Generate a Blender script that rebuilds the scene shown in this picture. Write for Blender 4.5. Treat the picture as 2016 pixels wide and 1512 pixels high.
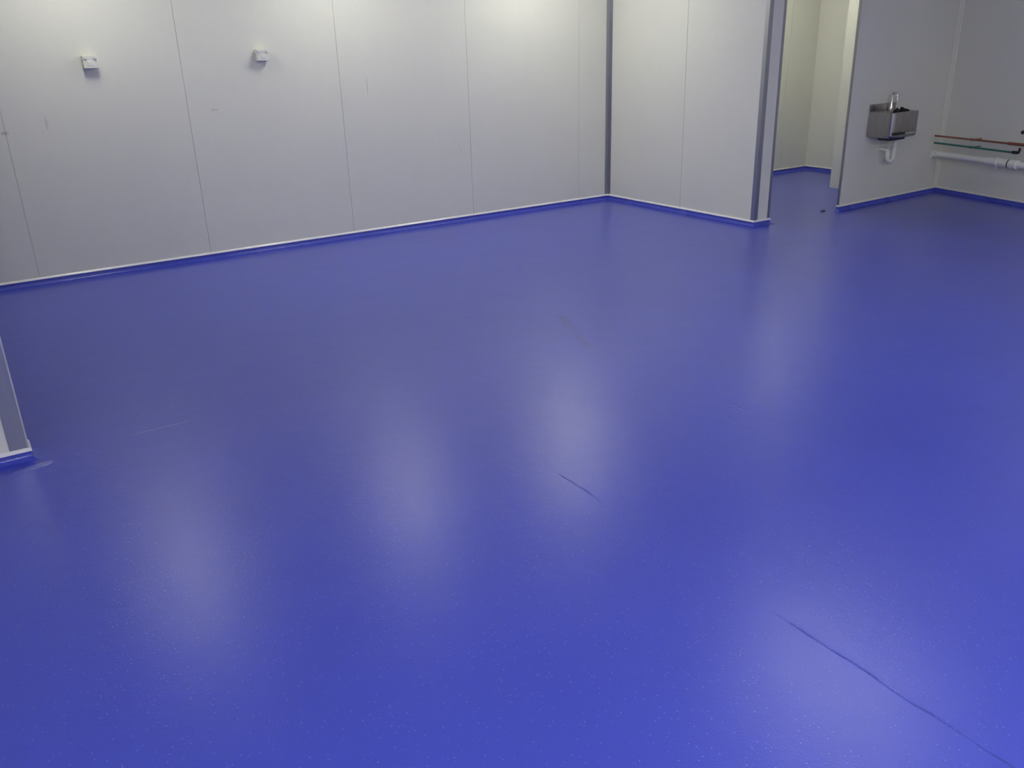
import bpy, bmesh, math, random
from mathutils import Vector, Matrix
for o in list(bpy.data.objects): bpy.data.objects.remove(o)
S = bpy.context.scene
COL = S.collection
random.seed(4)

# ------------------------------------------------------------------ camera
CAM_H = 1.555
F_PX = 1702.45
YAW, PITCH, ROLL = 0.563608, 0.382266, 0.0299286
fw = Vector((math.sin(YAW)*math.cos(PITCH), math.cos(YAW)*math.cos(PITCH), -math.sin(PITCH)))
r0 = Vector((math.cos(YAW), -math.sin(YAW), 0))
d0 = fw.cross(r0)
rt = math.cos(ROLL)*r0 + math.sin(ROLL)*d0
dn = -math.sin(ROLL)*r0 + math.cos(ROLL)*d0
cam = bpy.data.objects.new('camera', bpy.data.cameras.new('camera'))
COL.objects.link(cam)
m3 = Matrix((rt, -dn, -fw)).transposed()
cam.matrix_world = Matrix.Translation((0, 0, CAM_H)) @ m3.to_4x4()
cam.data.sensor_fit = 'HORIZONTAL'
cam.data.sensor_width = 36.0
cam.data.lens = 36.0*F_PX/2016.0
cam.data.clip_start = 0.02
S.camera = cam

# ------------------------------------------------------------------ world, exposure
wd = bpy.data.worlds.new('world'); S.world = wd
wd.use_nodes = True
wd.node_tree.nodes['Background'].inputs[0].default_value = (0.8, 0.85, 0.9, 1)
wd.node_tree.nodes['Background'].inputs[1].default_value = 0.0
S.view_settings.view_transform = 'Standard'
S.view_settings.look = 'None'
S.view_settings.gamma = 1.0
S.view_settings.use_curve_mapping = False
S.view_settings.exposure = 0.0
LAMP_WALL = 21.0      # emission of the fittings in the row by the long wall
LAMP_FILL = 71.0     # added fill row behind the camera, not known fittings
LAMP_NEAR = 28.0      # the one whose glare lies on the near floor
LAMP_SIDE = 4.0      # by the right wall, just out of view
LAMP_BACK = 21.0       # the one in the recess behind the doorway
LAMP_COL = (1.0, 0.98, 0.86)

# ------------------------------------------------------------------ materials
def new_mat(name):
    m = bpy.data.materials.new(name); m.use_nodes = True
    nt = m.node_tree
    return m, nt, nt.nodes['Principled BSDF']
def nd(nt, typ, **kw):
    n = nt.nodes.new(typ)
    for k, v in kw.items():
        if hasattr(n, k): setattr(n, k, v)
    return n
def math_n(nt, op, a, b=None, c=None, clamp=False):
    n = nt.nodes.new('ShaderNodeMath'); n.operation = op; n.use_clamp = clamp
    for i, v in enumerate((a, b, c)):
        if v is None: continue
        if isinstance(v, (int, float)): n.inputs[i].default_value = v
        else: nt.links.new(v, n.inputs[i])
    return n.outputs[0]
def noise(nt, vec, scale, detail=3, rough=0.5, scl=None):
    if scl:
        mp = nd(nt, 'ShaderNodeMapping'); mp.inputs['Scale'].default_value = scl
        nt.links.new(vec, mp.inputs['Vector']); vec = mp.outputs[0]
    n = nd(nt, 'ShaderNodeTexNoise')
    n.inputs['Scale'].default_value = scale; n.inputs['Detail'].default_value = detail
    n.inputs['Roughness'].default_value = rough
    nt.links.new(vec, n.inputs['Vector'])
    return n.outputs['Fac']
def maprange(nt, v, a, b, c, d, smooth=False):
    n = nd(nt, 'ShaderNodeMapRange')
    if smooth: n.interpolation_type = 'SMOOTHSTEP'
    nt.links.new(v, n.inputs[0])
    for i, x in enumerate((a, b, c, d)): n.inputs[i+1].default_value = x
    return n.outputs[0]
def ramp2(nt, v, c0, c1):
    n = nd(nt, 'ShaderNodeMix', data_type='RGBA')
    nt.links.new(v, n.inputs[0])
    n.inputs[6].default_value = (*c0, 1); n.inputs[7].default_value = (*c1, 1)
    return n.outputs[2]
def mixcol(nt, v, a, c1):
    n = nd(nt, 'ShaderNodeMix', data_type='RGBA')
    nt.links.new(v, n.inputs[0]); nt.links.new(a, n.inputs[6])
    n.inputs[7].default_value = (*c1, 1)
    return n.outputs[2]
def bump(nt, h, strength, dist, prev=None):
    n = nd(nt, 'ShaderNodeBump')
    n.inputs['Strength'].default_value = strength; n.inputs['Distance'].default_value = dist
    nt.links.new(h, n.inputs['Height'])
    if prev is not None: nt.links.new(prev, n.inputs['Normal'])
    return n.outputs[0]
def obj_co(nt):
    return nd(nt, 'ShaderNodeTexCoord').outputs['Object']

def simple_mat(name, col, rough=0.5, metal=0.0, var=0.06, spec=0.5, scale=30):
    m, nt, b = new_mat(name)
    f = noise(nt, obj_co(nt), scale, 3)
    nt.links.new(ramp2(nt, f, tuple(c*(1-var) for c in col), tuple(min(1, c*(1+var)) for c in col)), b.inputs['Base Color'])
    nt.links.new(maprange(nt, f, 0.3, 0.7, max(0.02, rough-0.05), rough+0.05), b.inputs['Roughness'])
    b.inputs['Metallic'].default_value = metal
    b.inputs['Specular IOR Level'].default_value = spec
    return m

# white coated steel sandwich panel, a few scuffs
def wall_mat(name, col, marks=()):
    m, nt, b = new_mat(name)
    co = obj_co(nt)
    f1 = noise(nt, co, 2.2, 4, 0.6)
    f2 = noise(nt, co, 60, 2, 0.5, (1, 1, 0.06))
    f = math_n(nt, 'ADD', math_n(nt, 'MULTIPLY', f1, 0.6), math_n(nt, 'MULTIPLY', f2, 0.4))
    c = ramp2(nt, f, tuple(x*0.965 for x in col), tuple(min(1, x*1.035) for x in col))
    sp = nd(nt, 'ShaderNodeSeparateXYZ'); nt.links.new(co, sp.inputs[0])
    for (mx, mz, wx, wz, amt) in marks:
        dx = math_n(nt, 'DIVIDE', math_n(nt, 'ABSOLUTE', math_n(nt, 'SUBTRACT', sp.outputs[0], mx)), wx)
        dz = math_n(nt, 'DIVIDE', math_n(nt, 'ABSOLUTE', math_n(nt, 'SUBTRACT', sp.outputs[2], mz)), wz)
        rr = math_n(nt, 'ADD', math_n(nt, 'MULTIPLY', dx, dx), math_n(nt, 'MULTIPLY', dz, dz))
        k = maprange(nt, rr, 0.2, 1.0, amt, 0.0, True)
        k = math_n(nt, 'MULTIPLY', k, maprange(nt, noise(nt, co, 45, 3), 0.35, 0.6, 0.3, 1.0))
        c = mixcol(nt, k, c, (0.20, 0.20, 0.23))
    nt.links.new(c, b.inputs['Base Color'])
    b.inputs['Roughness'].default_value = 0.42
    b.inputs['Specular IOR Level'].default_value = 0.35
    nt.links.new(bump(nt, f1, 0.06, 0.02), b.inputs['Normal'])
    return m

# blue troweled resin, aggregate sparkle
def floor_mat():
    m, nt, b = new_mat('blue_resin_floor')
    co = obj_co(nt)
    sp = nd(nt, 'ShaderNodeSeparateXYZ'); nt.links.new(co, sp.inputs[0])
    X, Y = sp.outputs[0], sp.outputs[1]
    big = noise(nt, co, 1.3, 4, 0.55)
    mid = noise(nt, co, 6, 4, 0.6)
    fine = noise(nt, co, 160, 3, 0.65)
    c = ramp2(nt, math_n(nt, 'MULTIPLY_ADD', math_n(nt, 'SUBTRACT', math_n(nt, 'ADD', math_n(nt, 'MULTIPLY', big, 0.35), math_n(nt, 'MULTIPLY', fine, 0.65)), 0.5), 1.6, 0.5, clamp=True),
              FLOOR_C0, FLOOR_C1)
    # screed joints showing through as thin lines
    wob = math_n(nt, 'MULTIPLY', math_n(nt, 'SUBTRACT', noise(nt, co, 7, 2), 0.5), 0.02)
    heights = None
    for (x0, ya, yb, w, slope, amt) in JOINTS:
        xx = math_n(nt, 'SUBTRACT', math_n(nt, 'ADD', X, wob), math_n(nt, 'ADD', math_n(nt, 'MULTIPLY', math_n(nt, 'SUBTRACT', Y, ya), slope), x0))
        k = maprange(nt, math_n(nt, 'ABSOLUTE', xx), 0.0, w, 1.0, 0.0, True)
        mid_y, half = (ya+yb)/2, abs(yb-ya)/2
        ky = maprange(nt, math_n(nt, 'ABSOLUTE', math_n(nt, 'SUBTRACT', Y, mid_y)), half*0.7, half, 1.0, 0.0, True)
        k = math_n(nt, 'MULTIPLY', math_n(nt, 'MULTIPLY', k, ky), maprange(nt, noise(nt, co, 11, 3), 0.38, 0.62, 0.1, 1.0))
        c = mixcol(nt, math_n(nt, 'MULTIPLY', k, amt), c, (0.022, 0.024, 0.13))
        heights = k if heights is None else math_n(nt, 'MAXIMUM', heights, k)
    # light scratch
    kx = maprange(nt, math_n(nt, 'ABSOLUTE', math_n(nt, 'SUBTRACT', X, 0.55)), 0.10, 0.14, 1, 0, True)
    ky = maprange(nt, math_n(nt, 'ABSOLUTE', math_n(nt, 'SUBTRACT', math_n(nt, 'ADD', Y, wob), 3.768)), 0.001, 0.005, 1, 0, True)
    c = mixcol(nt, math_n(nt, 'MULTIPLY', math_n(nt, 'MULTIPLY', kx, ky), 0.35), c, (0.45, 0.47, 0.75))
    nt.links.new(c, b.inputs['Base Color'])
    # pebbly resin skin
    v = nd(nt, 'ShaderNodeTexVoronoi'); v.inputs['Scale'].default_value = 130
    nt.links.new(co, v.inputs['Vector'])
    grains = maprange(nt, v.outputs['Distance'], 0.0, 0.5, 1, 0)
    n1 = bump(nt, big, 0.35, 0.012)
    n2 = bump(nt, mid, 0.22, 0.004, n1)
    n3 = bump(nt, math_n(nt, 'MULTIPLY', grains, fine), 0.22, 0.0016, n2)
    n4 = bump(nt, heights, 0.5, -0.003, n3)
    # a rough trowelled patch beside the end of the near partition
    px = math_n(nt, 'DIVIDE', math_n(nt, 'SUBTRACT', X, 0.03), 0.085)
    py = math_n(nt, 'DIVIDE', math_n(nt, 'SUBTRACT', math_n(nt, 'SUBTRACT', Y, math_n(nt, 'MULTIPLY', X, 0.12)), 3.675), 0.035)
    pr = math_n(nt, 'ADD', math_n(nt, 'MULTIPLY', px, px), math_n(nt, 'MULTIPLY', py, py))
    pm = math_n(nt, 'MULTIPLY', maprange(nt, pr, 0.3, 1.0, 1.0, 0.0, True), noise(nt, co, 55, 3, 0.7))
    n4 = bump(nt, pm, 1.0, 0.005, n4)
    # scattered aggregate grains standing proud, they glint under the lamps
    vv = nd(nt, 'ShaderNodeTexVoronoi'); vv.inputs['Scale'].default_value = 78
    nt.links.new(co, vv.inputs['Vector'])
    sc = nd(nt, 'ShaderNodeSeparateColor'); nt.links.new(vv.outputs['Color'], sc.inputs[0])
    grain = math_n(nt, 'MULTIPLY', math_n(nt, 'GREATER_THAN', sc.outputs[0], 0.58),
                   maprange(nt, vv.outputs['Distance'], 0.0, 0.23, 1.0, 0.0, True))
    n4 = bump(nt, grain, 1.0, 0.0004, n4)
    grain = math_n(nt, 'MAXIMUM', grain, math_n(nt, 'MULTIPLY', pm, 1.3, clamp=True))
    nt.links.new(math_n(nt, 'MULTIPLY_ADD', grain, -0.05, FLOOR_R), b.inputs['Roughness'])
    nt.links.new(n4, b.inputs['Normal'])
    nt.links.new(math_n(nt, 'MULTIPLY_ADD', grain, 0.6, FLOOR_S), b.inputs['Specular IOR Level'])
    nt.links.new(math_n(nt, 'MULTIPLY_ADD', grain, 0.75, 1.5), b.inputs['IOR'])
    # clear sealer coat
    b.inputs['Coat Weight'].default_value = 1.0
    cr = math_n(nt, 'MULTIPLY_ADD', grain, -0.06, 0.31)
    nt.links.new(cr, b.inputs['Coat Roughness'])
    b.inputs['Coat IOR'].default_value = 1.18
    nt.links.new(n4, b.inputs['Coat Normal'])
    return m
FLOOR_C0, FLOOR_C1 = (0.052, 0.070, 0.44), (0.070, 0.094, 0.60)
FLOOR_R, FLOOR_S = 0.33, 0.28
JOINTS = [(1.715, 0.53, 1.38, 0.0055, 0.0, 0.42), (1.71, 2.1, 2.4, 0.006, 0.0, 0.28),
          (2.66, 3.38, 4.05, 0.05, 0.36, 0.4), (2.72, 2.2, 2.5, 0.008, 0.0, 0.1)]

def cove_mat():
    m, nt, b = new_mat('blue_cove_resin')
    co = obj_co(nt)
    f = noise(nt, co, 14, 4, 0.6)
    nt.links.new(ramp2(nt, f, FLOOR_C0, FLOOR_C1), b.inputs['Base Color'])
    nt.links.new(maprange(nt, noise(nt, co, 1.1, 2), 0.35, 0.65, 0.16, 0.42), b.inputs['Roughness'])
    nt.links.new(bump(nt, noise(nt, co, 55, 3), 0.35, 0.004, bump(nt, f, 0.4, 0.008)), b.inputs['Normal'])
    return m

def brushed(name, col, rough, axis_scale, strength=0.15):
    m, nt, b = new_mat(name)
    co = obj_co(nt)
    f = noise(nt, co, 120, 3, 0.6, axis_scale)
    nt.links.new(ramp2(nt, f, tuple(c*0.94 for c in col), tuple(min(1, c*1.05) for c in col)), b.inputs['Base Color'])
    b.inputs['Metallic'].default_value = 1.0
    nt.links.new(maprange(nt, f, 0.3, 0.7, rough-0.06, rough+0.06), b.inputs['Roughness'])
    nt.links.new(bump(nt, f, strength, 0.001), b.inputs['Normal'])
    return m

WALL = (0.76, 0.76, 0.69)
M_wall = wall_mat('white_coated_panel', WALL)
M_wall_back = wall_mat('white_coated_panel_scuffed', WALL,
    [(0.40, 1.045, 0.03, 0.014, 0.5), (0.66, 1.095, 0.012, 0.06, 0.25), (1.80, 1.105, 0.035, 0.010, 0.35),
     (3.05, 1.215, 0.006, 0.10, 0.4), (3.9, 0.62, 0.02, 0.012, 0.2)])
M_ceil = wall_mat('white_ceiling_panel', (0.82, 0.82, 0.79))
M_floor = floor_mat()
M_cove = cove_mat()
M_trim = brushed('grey_aluminium_angle', (0.42, 0.43, 0.46), 0.36, (1, 1, 0.03))
M_cap = simple_mat('white_cap_strip', (0.88, 0.87, 0.88), 0.25, 0.0, 0.05, 0.6, 8)
M_socket = simple_mat('white_moulded_plastic', (0.77, 0.77, 0.71), 0.3, 0, 0.02)
M_steel = brushed('brushed_stainless_steel', (0.44, 0.42, 0.39), 0.30, (1, 1, 0.03), 0.08)
M_chrome = simple_mat('chrome', (0.75, 0.75, 0.76), 0.08, 1.0, 0.03)
M_black = simple_mat('black_cloth', (0.012, 0.010, 0.012), 0.85, 0, 0.3)
M_rubber = simple_mat('black_rubber', (0.015, 0.015, 0.02), 0.6, 0, 0.2)
M_pvc = simple_mat('white_plastic_pipe', (0.86, 0.86, 0.80), 0.35, 0, 0.03)
M_copper = simple_mat('tarnished_copper', (0.36, 0.15, 0.09), 0.38, 0.85, 0.25, 0.5, 9)
M_green = simple_mat('green_plastic_pipe', (0.03, 0.17, 0.13), 0.45, 0, 0.15)
M_house = simple_mat('white_lamp_housing', (0.75, 0.75, 0.75), 0.4)
def lamp_mat(name, strength):
    m, nt, b = new_mat(name)
    b.inputs['Base Color'].default_value = (0.8, 0.8, 0.8, 1)
    f = noise(nt, obj_co(nt), 3, 1)
    nt.links.new(ramp2(nt, f, LAMP_COL, tuple(min(1, c*1.01) for c in LAMP_COL)), b.inputs['Emission Color'])
    b.inputs['Emission Strength'].default_value = strength
    return m

# ------------------------------------------------------------------ mesh helpers
def link(name, bm, mat, parent=None, smooth=False, bevel=0, segs=2):
    bmesh.ops.recalc_face_normals(bm, faces=bm.faces)
    me = bpy.data.meshes.new(name); bm.to_mesh(me); bm.free()
    if mat: me.materials.append(mat)
    o = bpy.data.objects.new(name, me); COL.objects.link(o)
    if parent: o.parent = parent
    if smooth:
        for p in me.polygons: p.use_smooth = True
        me.set_sharp_from_angle(angle=math.radians(40))
    if bevel:
        md = o.modifiers.new('bevel', 'BEVEL'); md.width = bevel; md.segments = segs
        md.limit_method = 'ANGLE'; md.angle_limit = math.radians(40)
    return o
def box(bm, x0, x1, y0, y1, z0, z1, M=None):
    vs = [bm.verts.new(Vector((x, y, z)) if M is None else M @ Vector((x, y, z))) for z in (z0, z1) for y in (y0, y1) for x in (x0, x1)]
    for f in ((0,2,3,1), (4,5,7,6), (0,1,5,4), (2,6,7,3), (0,4,6,2), (1,3,7,5)):
        bm.faces.new([vs[i] for i in f])
def tube(bm, pts, r, n=14, caps=True):
    pts = [Vector(p) for p in pts]
    rs = r if isinstance(r, (list, tuple)) else [r]*len(pts)
    rings = []; up = None
    for i, p in enumerate(pts):
        a = pts[max(0, i-1)]; b = pts[min(len(pts)-1, i+1)]
        t = (b-a).normalized()
        if up is None:
            up = Vector((0, 0, 1)) if abs(t.z) < 0.9 else Vector((1, 0, 0))
        s = t.cross(up).normalized(); up = s.cross(t).normalized()
        rings.append([bm.verts.new(p + rs[i]*(math.cos(2*math.pi*k/n)*s + math.sin(2*math.pi*k/n)*up)) for k in range(n)])
    for A, B in zip(rings, rings[1:]):
        for k in range(n):
            bm.faces.new((A[k], A[(k+1) % n], B[(k+1) % n], B[k]))
    if caps:
        bm.faces.new(rings[0][::-1]); bm.faces.new(rings[-1])
def arc(c, u, v, r, a0, a1, n=10):
    c, u, v = Vector(c), Vector(u), Vector(v)
    return [c + r*(math.cos(a0+(a1-a0)*i/n)*u + math.sin(a0+(a1-a0)*i/n)*v) for i in range(n+1)]
def prism(bm, poly, z0, z1):
    lo = [bm.verts.new((x, y, z0)) for x, y in poly]; hi = [bm.verts.new((x, y, z1)) for x, y in poly]
    n = len(poly)
    for i in range(n): bm.faces.new((lo[i], lo[(i+1) % n], hi[(i+1) % n], hi[i]))
    bm.faces.new(lo[::-1]); bm.faces.new(hi)
def sphere(bm, c, r, sx=1, sy=1, sz=1, u=12, v=8):
    bmesh.ops.create_uvsphere(bm, u_segments=u, v_segments=v, radius=r, matrix=Matrix.Translation(c) @ Matrix.Diagonal((sx, sy, sz, 1)))
def struct(o):
    o['kind'] = 'structure'; return o
def tag(o, label, cat, group=None):
    o['label'] = label; o['category'] = cat
    if group: o['group'] = group
    return o
def thing(name, loc, label, cat, group=None, rotz=0):
    o = bpy.data.objects.new(name, None); COL.objects.link(o)
    o.location = loc; o.rotation_euler = (0, 0, rotz); o.empty_display_size = 0.1
    return tag(o, label, cat, group)

# ------------------------------------------------------------------ plan of the place (metres)
H = 2.42                       # ceiling
YB = 6.90                      # long panelled wall
P1, P2, P3 = (5.575, 6.90), (5.652, 5.04), (5.835, 5.035)     # end partition: inner corner, free end
P4 = (5.835, 6.90)
S1, S2 = (6.735, 5.025), (8.27, 5.068)                         # wall with the basin
R2 = (6.72, -3.0)                                              # right wall runs S2 -> R2
XR = 8.55                                                      # recess end wall
NY, NX = 3.77, 0.035                                           # near partition on the left
XL, YF = -4.0, -3.0

def panel_wall(name, A, B, thick, seams, mat, side=1, z1=H, gap=0.0026):
    """sandwich panel wall from A to B; room side is to the left of A->B when side=1"""
    A, B = Vector(A), Vector(B); d = (B-A); L = d.length; d.normalize()
    n = Vector((-d.y, d.x))*side
    bm = bmesh.new()
    edges = [0] + sorted(seams) + [L]
    def quad(s0, s1, t0, t1):
        return [tuple(A+d*s0-n*t0), tuple(A+d*s1-n*t0), tuple(A+d*s1-n*t1), tuple(A+d*s0-n*t1)]
    for i in range(len(edges)-1):
        s0 = edges[i] + (gap/2 if i else 0); s1 = edges[i+1] - (gap/2 if i < len(edges)-2 else 0)
        prism(bm, quad(s0, s1, 0, 0.006), 0, z1)
    prism(bm, quad(0, L, 0.006, thick), 0, z1)
    return struct(link(name, bm, mat))

# floor and ceiling
bm = bmesh.new(); box(bm, XL-0.2, 9.0, YF-0.2, 7.2, -0.15, 0.0)
struct(link('floor', bm, M_floor))
bm = bmesh.new(); box(bm, XL-0.2, 9.0, YF-0.2, 7.2, H, H+0.12)
struct(link('ceiling', bm, M_ceil))

seamX = [0.402-1.205*k for k in range(3, 0, -1)] + [0.402, 1.610, 2.817, 4.000, 5.205, 6.9, 8.1]
panel_wall('wall_back', (XR, YB), (XL, YB), 0.12, [XR-x for x in seamX], M_wall_back)
panel_wall('wall_recess', (XR, 5.0), (XR, YB), 0.12, [0.9], M_wall)
# partition end block: a panel leaf with its own thickness
def leaf(name, poly, mat):
    bm = bmesh.new(); prism(bm, poly, 0, H); return struct(link(name, bm, mat))
d12 = (Vector(P2)-Vector(P1)); L12 = d12.length
bm = bmesh.new()
u = d12.normalized()
for s0, s1 in ((0, 0.998), (1.0015, L12)):
    a = Vector(P1)+u*s0; b = Vector(P1)+u*s1
    off = Vector((0.006, 0))
    prism(bm, [tuple(a), tuple(b), tuple(b+off), tuple(a+off)], 0, H)
a = Vector(P1)+Vector((0.006, 0)); b = Vector(P2)+Vector((0.006, 0))
prism(bm, [tuple(a), tuple(b), P3, P4], 0, H)
struct(link('wall_middle', bm, M_wall))
panel_wall('wall_right', R2, S2, 0.12, [0.8+1.205*k for k in range(6)], M_wall)
# the basin wall, its left end free
dS = (Vector(S2)-Vector(S1)).normalized(); nS = Vector((-dS.y, dS.x))
bm = bmesh.new()
e = Vector(S2)+dS*0.3
prism(bm, [S1, tuple(e), tuple(e+nS*0.020), tuple(Vector(S1)+nS*0.020)], 0, H)
struct(link('wall_basin_side', bm, M_wall))
# return wall inside the recess
leaf('wall_recess_return', [(7.71, 5.16), (XR, 5.16), (XR, 5.89), (7.71, 5.89)], M_wall)
# near partition at the left edge, and the unseen sides of the room
leaf('wall_near_left', [(XL, NY), (NX, NY), (NX, NY+0.10), (XL, NY+0.10)], M_wall)
panel_wall('wall_left', (XL, YB), (XL, YF), 0.12, [], M_wall)
panel_wall('wall_front', (XL, YF), R2, 0.12, [], M_wall)

# ------------------------------------------------------------------ coved skirting with a cap strip
def offset_path(path, dist, closed=False):
    """offset to the left of travel"""
    pts = [Vector(p) for p in path]; out = []
    for i, p in enumerate(pts):
        dirs = []
        if i > 0: dirs.append((p-pts[i-1]).normalized())
        if i < len(pts)-1: dirs.append((pts[i+1]-p).normalized())
        ns = [Vector((-d.y, d.x)) for d in dirs]
        if len(ns) == 1: out.append(p+ns[0]*dist)
        else:
            b = (ns[0]+ns[1]).normalized(); out.append(p+b*(dist/max(0.2, b.dot(ns[0]))))
    return out
R = 0.027
COVE = [(0, 0.0365), (0.0045, 0.0365), (0.0050, 0.034)] + \
       [(0.0050+R*(1-math.cos(a)), R+0.0006-R*math.sin(a)) for a in [i*math.pi/2/10 for i in range(0, 11)]] + [(0.046, 0.0001), (0, 0.0001)]
CAP = [(0, 0.0365), (0.010, 0.0365), (0.0115, 0.039), (0.010, 0.043), (0.003, 0.0515), (0, 0.0515)]
def sweep_seg(bm, path, i, prof, sub=1):
    rows = []
    for d, z in prof:
        o = offset_path(path, d)
        rows.append([(o[i].lerp(o[i+1], k/sub), z) for k in range(sub+1)])
    grid = [[bm.verts.new((p.x, p.y, z)) for p, z in r] for r in rows]
    n = len(grid)
    for a in range(n):
        for k in range(sub):
            bm.faces.new((grid[a][k], grid[(a+1) % n][k], grid[(a+1) % n][k+1], grid[a][k+1]))
    bm.faces.new([g[0] for g in grid]); bm.faces.new([g[-1] for g in grid][::-1])
def skirting(path, names):
    for i, nm in enumerate(names):
        if not nm: continue
        bm = bmesh.new(); sweep_seg(bm, path, i, COVE)
        o = struct(link(nm, bm, M_cove, smooth=True))
        md = o.modifiers.new('split', 'EDGE_SPLIT'); md.split_angle = math.radians(35)
        bm = bmesh.new(); sweep_seg(bm, path, i, CAP)
        link('cap_strip', bm, M_wall if any(k in nm for k in ('basin', 'right', 'recess')) else M_cap, o)
# room side on the left of travel
skirting([(XR, 5.5), (XR, YB), P4], ['baseboard_recess', 'baseboard_recess_back'])
skirting([P4, P3, P2, P1, (XL, YB)], ['baseboard_recess_side', 'baseboard_partition_end', 'baseboard_middle', 'baseboard_back'])
skirting([tuple(Vector(S2)+ (Vector(R2)-Vector(S2))), S2, S1, tuple(Vector(S1)+nS*0.020)], ['baseboard_right', 'baseboard_basin_side', 'baseboard_basin_end'])
skirting([(NX, NY+0.10), (NX, NY), (XL, NY)], ['baseboard_near_end', 'baseboard_near_left'])

# ------------------------------------------------------------------ corner angles
def angle(name, corner, d1, d2, w1, w2, n1, n2, t=0.0022):
    """L strip up a corner: leg 1 along d1 lying on the face with outward normal n1, leg 2 along d2 on the face with normal n2"""
    c = Vector(corner); d1, d2, n1, n2 = (Vector(v).normalized() for v in (d1, d2, n1, n2))
    bm = bmesh.new()
    prism(bm, [tuple(c+n1*0.0005+n2*t*0), tuple(c+d1*w1+n1*0.0005), tuple(c+d1*w1+n1*t), tuple(c+n1*t)], 0.050, H)
    prism(bm, [tuple(c+n2*0.0005), tuple(c+d2*w2+n2*0.0005), tuple(c+d2*w2+n2*t), tuple(c+n2*t)], 0.050, H)
    return struct(link(name, bm, M_trim))
uP = (Vector(P2)-Vector(P1)).normalized()
nP = Vector((uP.y, -uP.x))       # into the room (-x)
if nP.x > 0: nP = -nP
uE = (Vector(P3)-Vector(P2)).normalized(); nE = Vector((uE.y, -uE.x))
angle('trim_1', P1, (-1, 0), uP, 0.045, 0.036, (0, -1), nP)
angle('trim_2', P2, -uP, uE, 0.036, 0.040, nP, nE)
angle('trim_3', P3, -uE, (0, 1), 0.028, 0.040, nE, (1, 0))
angle('trim_4', S1, dS, nS, 0.003, 0.020, -nS, -dS)
angle('trim_5', (NX, NY), (-1, 0), (0, 1), 0.068, 0.10, (0, -1), (1, 0))
# rounded outer edge of the near angle
bm = bmesh.new(); tube(bm, [(NX+0.0005, NY-0.0015, 0.050), (NX+0.0005, NY-0.0015, H)], 0.0035, 12)
struct(link('trim_7', bm, simple_mat('pale_aluminium_edge', (0.62, 0.62, 0.63), 0.35, 0.3)))
# white corner bead between basin wall and right wall
uR = (Vector(R2)-Vector(S2)).normalized(); nR = Vector((uR.y, -uR.x))
if nR.x > 0: nR = -nR
bm = bmesh.new(); c = Vector(S2)
prism(bm, [tuple(c-dS*0.055-nS*0.0005), tuple(c-dS*0.055-nS*0.003), tuple(c-dS*0.02-nS*0.012), tuple(c+uR*0.012+nR*0.006), tuple(c+uR*0.02+nR*0.0005), tuple(c)], 0.050, H)
struct(link('trim_6', bm, M_wall))

# ------------------------------------------------------------------ wall boxes
def wall_box(x, z, label):
    t = thing('electrical_box', (x, YB, z), label, 'electrical box', 'white electrical boxes on the panelled wall')
    W, Hh, Dp = 0.046, 0.041, 0.062
    bm = bmesh.new(); box(bm, -W, W, -Dp+0.012, -0.0003, -Hh, Hh)
    link('back_box', bm, M_socket, t, bevel=0.004, segs=3)
    bm = bmesh.new(); box(bm, -W, W, -Dp, -Dp+0.0115, -Hh, Hh)
    cv = link('cover_plate', bm, M_socket, t, bevel=0.003, segs=3)
    for sx in (-1, 1):
        bm = bmesh.new()
        tube(bm, [(sx*0.031, -Dp+0.001, 0.027), (sx*0.031, -Dp-0.011, 0.027)], 0.0095, 16)
        link('screw_cap', bm, M_socket, cv, bevel=0.0015)
    bm = bmesh.new(); box(bm, -0.018, 0.018, -Dp-0.0025, -Dp+0.001, -0.026, 0.006)
    link('switch_rocker', bm, M_socket, cv, bevel=0.0015)
    return t
wall_box(1.003, 1.472, 'white square electrical box on the long wall, left of the panel joint')
wall_box(2.203, 1.476, 'white square electrical box on the long wall, nearer the room corner')

# ------------------------------------------------------------------ hand basin
bx0, bx1 = 7.018, 7.405
BW = bx1-bx0; bxc = (bx0+bx1)/2
def ywall(x): return S1[1] + (x-S1[0])*dS.y/dS.x
rotS = math.atan2(dS.y, dS.x)
basin = thing('hand_basin', (bxc, ywall(bxc), 0.625), 'stainless steel wall-hung hand wash basin with knee bar', 'basin', rotz=rotS)
D = 0.255; HB = 0.218; hw = BW/2
def round_rect(x0, x1, y0, y1, r, n=6, back_square=True):
    pts = [(x0, y1), ]
    pts = []
    pts += [(x0, y1)]
    pts += [(x0+r-r*math.cos(a), y0+r-r*math.sin(a)) for a in [i*math.pi/2/n for i in range(n+1)]]
    pts += [(x1-r+r*math.sin(a), y0+r-r*math.cos(a)) for a in [i*math.pi/2/n for i in range(n+1)]]
    pts += [(x1, y1)]
    return pts
def basin_shell():
    bm = bmesh.new()
    loops = []
    def ring(x0, x1, y0, y1, r, z): loops.append([bm.verts.new((x, y, z)) for x, y in round_rect(x0, x1, y0, y1, r)])
    ring(-hw+0.012, hw-0.012, -D+0.012, -0.001, 0.03, 0.0)
    ring(-hw+0.002, hw-0.002, -D+0.002, -0.001, 0.035, 0.012)
    ring(-hw, hw, -D, -0.001, 0.035, 0.03)
    ring(-hw, hw, -D, -0.001, 0.035, HB-0.004)
    ring(-hw+0.004, hw-0.004, -D+0.004, -0.004, 0.033, HB)
    ring(-hw+0.022, hw-0.022, -D+0.022, -0.07, 0.03, HB)
    ring(-hw+0.028, hw-0.028, -D+0.028, -0.075, 0.03, HB-0.008)
    ring(-hw+0.045, hw-0.045, -D+0.045, -0.09, 0.03, HB-0.13)
    n = len(loops[0])
    for A, B in zip(loops, loops[1:]):
        for k in range(n): bm.faces.new((A[k], A[(k+1) % n], B[(k+1) % n], B[k]))
    bm.faces.new(loops[0][::-1]); bm.faces.new(loops[-1])
    return bm
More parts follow.
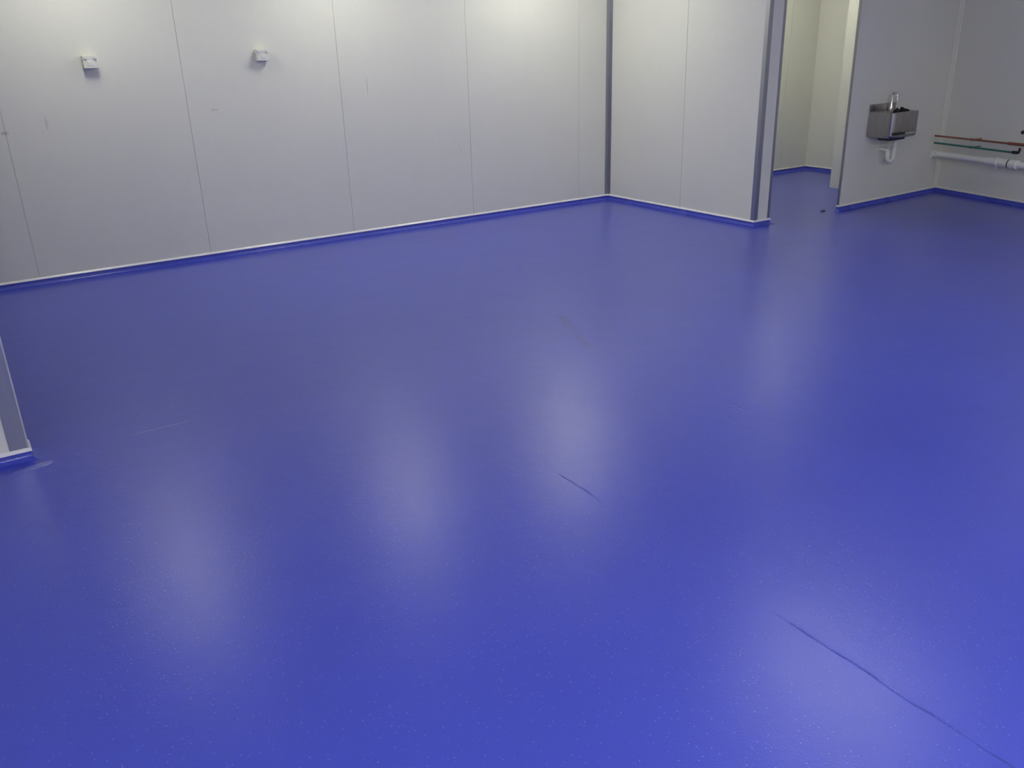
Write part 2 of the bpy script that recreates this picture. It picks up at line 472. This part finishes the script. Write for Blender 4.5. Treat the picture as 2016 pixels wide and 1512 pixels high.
sh = link('bowl', basin_shell(), M_steel, basin, smooth=True)
md = sh.modifiers.new('split', 'EDGE_SPLIT'); md.split_angle = math.radians(40)
bm = bmesh.new(); box(bm, -hw, hw, -0.012, -0.001, HB-0.002, 0.279)
link('splashback', bm, M_steel, basin, bevel=0.002)
# knee bar
bm = bmesh.new(); box(bm, -0.195, 0.115, -D-0.022, -D-0.008, 0.032, 0.046)
kb = link('knee_bar', bm, M_chrome, basin, bevel=0.003, segs=3)
bm = bmesh.new()
bm.free()
for x in (-0.10, 0.08):
    bm = bmesh.new(); tube(bm, [(x, -D-0.010, 0.039), (x, -D+0.004, 0.039)], 0.006, 10)
    link('bar_bracket', bm, M_rubber, kb)
bm = bmesh.new(); box(bm, -0.197, -0.03, -D-0.024, -D-0.006, 0.0305, 0.0475)
link('rubber_grip', bm, M_rubber, kb, bevel=0.004)
# swan neck tap on the back ledge
tp = bpy.data.objects.new('tap', None)
bm = bmesh.new()
tx, ty = 0.078, -0.038
pts = [(tx, ty, HB), (tx, ty, HB+0.02), (tx, ty, HB+0.05), (tx, ty, 0.345)] + \
      [Vector(v) for v in arc((tx, ty-0.024, 0.345), (0, 1, 0), (0, 0, 1), 0.024, 0.15, math.pi*1.0, 12)] + [(tx, ty-0.050, 0.325)]
tube(bm, pts, [0.016, 0.016, 0.009] + [0.009]*(len(pts)-3), 14)
bpy.data.objects.remove(tp)
tap = link('tap_spout', bm, M_chrome, basin, smooth=True)
bm = bmesh.new(); tube(bm, [(tx, ty-0.050, 0.331), (tx, ty-0.051, 0.300)], 0.0125, 14); link('tap_nozzle', bm, M_chrome, tap)
# valve under the bowl and waste trap
bm = bmesh.new(); box(bm, -0.12, 0.10, -0.20, -0.07, -0.026, 0.004)
link('valve_box', bm, M_rubber, basin, bevel=0.006)
tx2, ty2 = 0.075, -0.085
bm = bmesh.new()
pts = [(tx2-0.03, -0.001, -0.122), (tx2-0.03, ty2+0.03, -0.122), (tx2-0.03, ty2+0.008, -0.130), (tx2-0.03, ty2, -0.152)] + \
      arc((tx2+0.015, ty2, -0.185), (-1, 0, 0), (0, 0, -1), 0.045, 0.05, math.pi-0.05, 14) + \
      [(tx2+0.060, ty2, -0.15), (tx2+0.060, ty2, -0.08), (tx2+0.060, ty2, 0.002)]
tube(bm, pts, 0.019, 16)
trap = link('waste_trap', bm, M_pvc, basin, smooth=True)
for z in (-0.026, -0.110):
    bm = bmesh.new(); tube(bm, [(tx2+0.060, ty2, z), (tx2+0.060, ty2, z-0.026)], 0.0245, 16); link('trap_nut', bm, M_pvc, trap, bevel=0.002)
bm = bmesh.new(); tube(bm, [(tx2-0.03, ty2, -0.158), (tx2-0.03, ty2, -0.180)], 0.0245, 16); link('trap_nut', bm, M_pvc, trap, bevel=0.002)
# dark cloth bundles lying in the bowl, showing over the rim
def rag(name, cx, cy, z, rx, ry, rz, seed, label):
    rnd = random.Random(seed)
    bm = bmesh.new()
    bmesh.ops.create_icosphere(bm, subdivisions=4, radius=1)
    ph = [(rnd.uniform(2, 6), rnd.uniform(2, 6), rnd.uniform(0, 6.28), Vector((rnd.gauss(0, 1), rnd.gauss(0, 1), rnd.gauss(0, 1))).normalized()) for _ in range(7)]
    for v in bm.verts:
        k = 1
        for a, b, c, dv in ph: k += 0.085*math.sin(a*v.co.dot(dv)*1.6+c)
        v.co = Vector((v.co.x*rx*k, v.co.y*ry*k, v.co.z*rz*k if v.co.z > 0 else v.co.z*rz*0.9*k))
    o = link(name, bm, M_black, smooth=True)
    o.location = basin.matrix_basis @ Vector((cx, cy, z)); o.rotation_euler = (0, 0, rotS)
    return tag(o, label, 'cloth', 'crumpled black cloths in the basin')
bpy.context.view_layer.update()
rag('cloth', -0.030, -0.168, HB-0.033, 0.034, 0.034, 0.048, 3, 'smaller crumpled black cloth in the basin, beneath the tap')
rag('cloth', 0.082, -0.165, HB-0.030, 0.062, 0.036, 0.050, 8, 'wider crumpled black cloth heaped at the right of the steel basin')

# ------------------------------------------------------------------ pipes along the right wall
def pipe_pt(s, off, z):
    """s metres along the right wall from the inner corner, off metres out from it"""
    p = Vector(S2)+uR*s+nR*off
    return Vector((p.x, p.y, z-0.045))
s_out = 2.2
def s_of_basin(off, z, back=0.02):
    return pipe_pt(-back, off, z)
def pipe_base(z): return pipe_pt(0, 0.12, z)
bm = bmesh.new(); tube(bm, [pipe_pt(-0.015, 0.135, 0.592), pipe_pt(s_out, 0.115, 0.598)], 0.0085, 12)
cp = tag(link('copper_pipe', bm, M_copper, smooth=True), 'thin tarnished copper water pipe, topmost of the pipes on the right wall', 'pipe')
bm = bmesh.new(); tube(bm, [pipe_pt(0.84, 0.127, 0.5945), pipe_pt(1.0, 0.125, 0.595)], 0.0135, 14)
link('copper_fitting', bm, M_copper, cp)
def clip(parent, s, off, z, r, mat):
    bm = bmesh.new()
    tube(bm, [pipe_pt(s, 0.0005, z), pipe_pt(s, off-r*0.6, z)], 0.005, 8)
    tube(bm, [pipe_pt(s-0.008, off, z), pipe_pt(s+0.008, off, z)], r+0.003, 14)
    return link('pipe_clip', bm, mat, parent)
clip(cp, 0.45, 0.131, 0.593, 0.0085, M_copper)
bm = bmesh.new(); tube(bm, [pipe_pt(-0.015, 0.130, 0.526), pipe_pt(0.86, 0.118, 0.521), pipe_pt(0.90, 0.112, 0.522)], 0.009, 12)
gp = tag(link('green_pipe', bm, M_green, smooth=True), 'thin green pipe running between the copper pipe and the white pipe', 'pipe')
bm = bmesh.new()
tube(bm, [pipe_pt(0.885, 0.113, 0.5215), pipe_pt(0.93, 0.112, 0.5215)], 0.014, 12)
tube(bm, [pipe_pt(0.925, 0.112, 0.5215), pipe_pt(0.945, 0.112, 0.5215), pipe_pt(0.95, 0.112, 0.545), pipe_pt(0.95, 0.112, 0.565)], 0.010, 12)
link('pipe_elbow', bm, M_rubber, gp)
clip(gp, 0.45, 0.124, 0.5235, 0.009, M_green)
# white waste pipe
bm = bmesh.new(); zc = 0.424
tube(bm, [pipe_pt(0.035, 0.125, zc), pipe_pt(s_out, 0.105, zc-0.012)], 0.0275, 20)
wp = tag(link('waste_pipe', bm, M_pvc, smooth=True), 'thick white plastic waste pipe, lowest of the pipes on the right wall', 'pipe')
bm = bmesh.new()
tube(bm, [pipe_pt(0.085, 0.125, zc), pipe_pt(0.06, 0.125, zc), pipe_pt(0.040, 0.130, zc-0.002), pipe_pt(0.034, 0.145, zc-0.004), pipe_pt(0.036, 0.175, zc-0.008)], 0.034, 18)
link('pipe_elbow', bm, M_pvc, wp, smooth=True)
bm = bmesh.new()
tube(bm, [pipe_pt(0.62, 0.118, zc-0.004), pipe_pt(0.66, 0.118, zc-0.004), pipe_pt(0.661, 0.118, zc-0.004), pipe_pt(0.90, 0.116, zc-0.005)], [0.029, 0.035, 0.035, 0.035], 20)
cpl = link('coupling', bm, M_pvc, wp)
bm = bmesh.new(); tube(bm, [pipe_pt(0.735, 0.117, zc-0.004), pipe_pt(0.765, 0.117, zc-0.004)], 0.0415, 20)
box(bm, -0.006, 0.006, -0.006, 0.006, -0.065, -0.03, Matrix.Translation(pipe_pt(0.75, 0.117, zc)))
link('clamp_ring', bm, M_pvc, cpl)
bm = bmesh.new(); tube(bm, [pipe_pt(0.872, 0.116, zc-0.005), pipe_pt(0.882, 0.116, zc-0.005)], 0.039, 20)
link('seal_ring', bm, M_rubber, cpl)
bm = bmesh.new(); tube(bm, [pipe_pt(0.884, 0.116, zc-0.005), pipe_pt(0.96, 0.116, zc-0.005)], 0.040, 20)
link('socket_end', bm, M_pvc, cpl)
# small dark clip high on the right wall at the frame edge
bm = bmesh.new()
tube(bm, [pipe_pt(0.925, 0.0005, 0.70), pipe_pt(0.925, 0.05, 0.70), pipe_pt(0.925, 0.075, 0.695)], 0.008, 10)
sphere(bm, pipe_pt(0.925, 0.08, 0.693), 0.017)
tag(link('wall_hook', bm, M_rubber), 'small dark hook on the right wall above the copper pipe', 'hook')

# ------------------------------------------------------------------ speck on the floor by the doorway
bm = bmesh.new(); sphere(bm, (0, 0, 0.005), 0.028, 1, 0.7, 0.18, 10, 6)
for v in bm.verts: v.co += Vector((random.uniform(-1, 1), random.uniform(-1, 1), 0))*0.003
o = tag(link('debris_chip', bm, M_rubber), 'small dark chip lying on the blue floor in front of the doorway', 'debris')
o.location = (6.62, 5.10, 0.0)

# ------------------------------------------------------------------ ceiling fittings
def ceiling_lamp(x, y, strength_mat, label, lx=0.15, ly=1.15):
    t = thing('ceiling_light', (x, y, H), label, 'ceiling light', 'white batten lights on the ceiling')
    bm = bmesh.new(); box(bm, -lx/2, lx/2, -ly/2, ly/2, -0.045, -0.0005)
    link('housing', bm, M_house, t, bevel=0.006)
    bm = bmesh.new(); box(bm, -lx/2+0.015, lx/2-0.015, -ly/2+0.015, ly/2-0.015, -0.105, -0.0455)
    link('diffuser', bm, strength_mat, t, bevel=0.015, segs=3)
    return t
EM_M = lamp_mat('lit_diffuser_wall_row_dim', LAMP_WALL*0.85)
EM_S = lamp_mat('lit_diffuser_side', LAMP_SIDE)
EM_N = lamp_mat('lit_diffuser_near', LAMP_NEAR)
EM_FILL = lamp_mat('fill_diffuser_front_row', LAMP_FILL)
EM_W, EM_B = lamp_mat('lit_diffuser_wall_row', LAMP_WALL), lamp_mat('lit_diffuser_recess', LAMP_BACK)
ceiling_lamp(0.92, 6.12, EM_M, 'lit white batten light on the ceiling by the long wall, leftmost of its row', 0.3, 0.6)
ceiling_lamp(2.80, 6.12, EM_M, 'lit white batten light on the ceiling by the long wall, middle of its row', 0.3, 0.6)
ceiling_lamp(4.56, 6.12, EM_W, 'lit white batten light on the ceiling by the end partition', 0.3, 0.6)
ceiling_lamp(7.0, 6.3, EM_B, 'lit white batten light on the ceiling of the recess behind the doorway', 1.15, 0.15)
ceiling_lamp(3.95, 2.60, EM_N, 'lit white batten light on the ceiling in the middle of the room')

ceiling_lamp(7.30, 3.2, EM_S, 'lit white batten light on the ceiling by the right wall', 0.15, 0.6)
for x, y in ((-2.0, -0.6), (-0.2, -0.6), (1.6, -0.6), (5.9, -1.4)):  # unseen battens added as fill, mainly for the basin wall and near floor
    ceiling_lamp(x, y, EM_FILL, 'added white batten fill light on the ceiling of the unseen front half of the room')
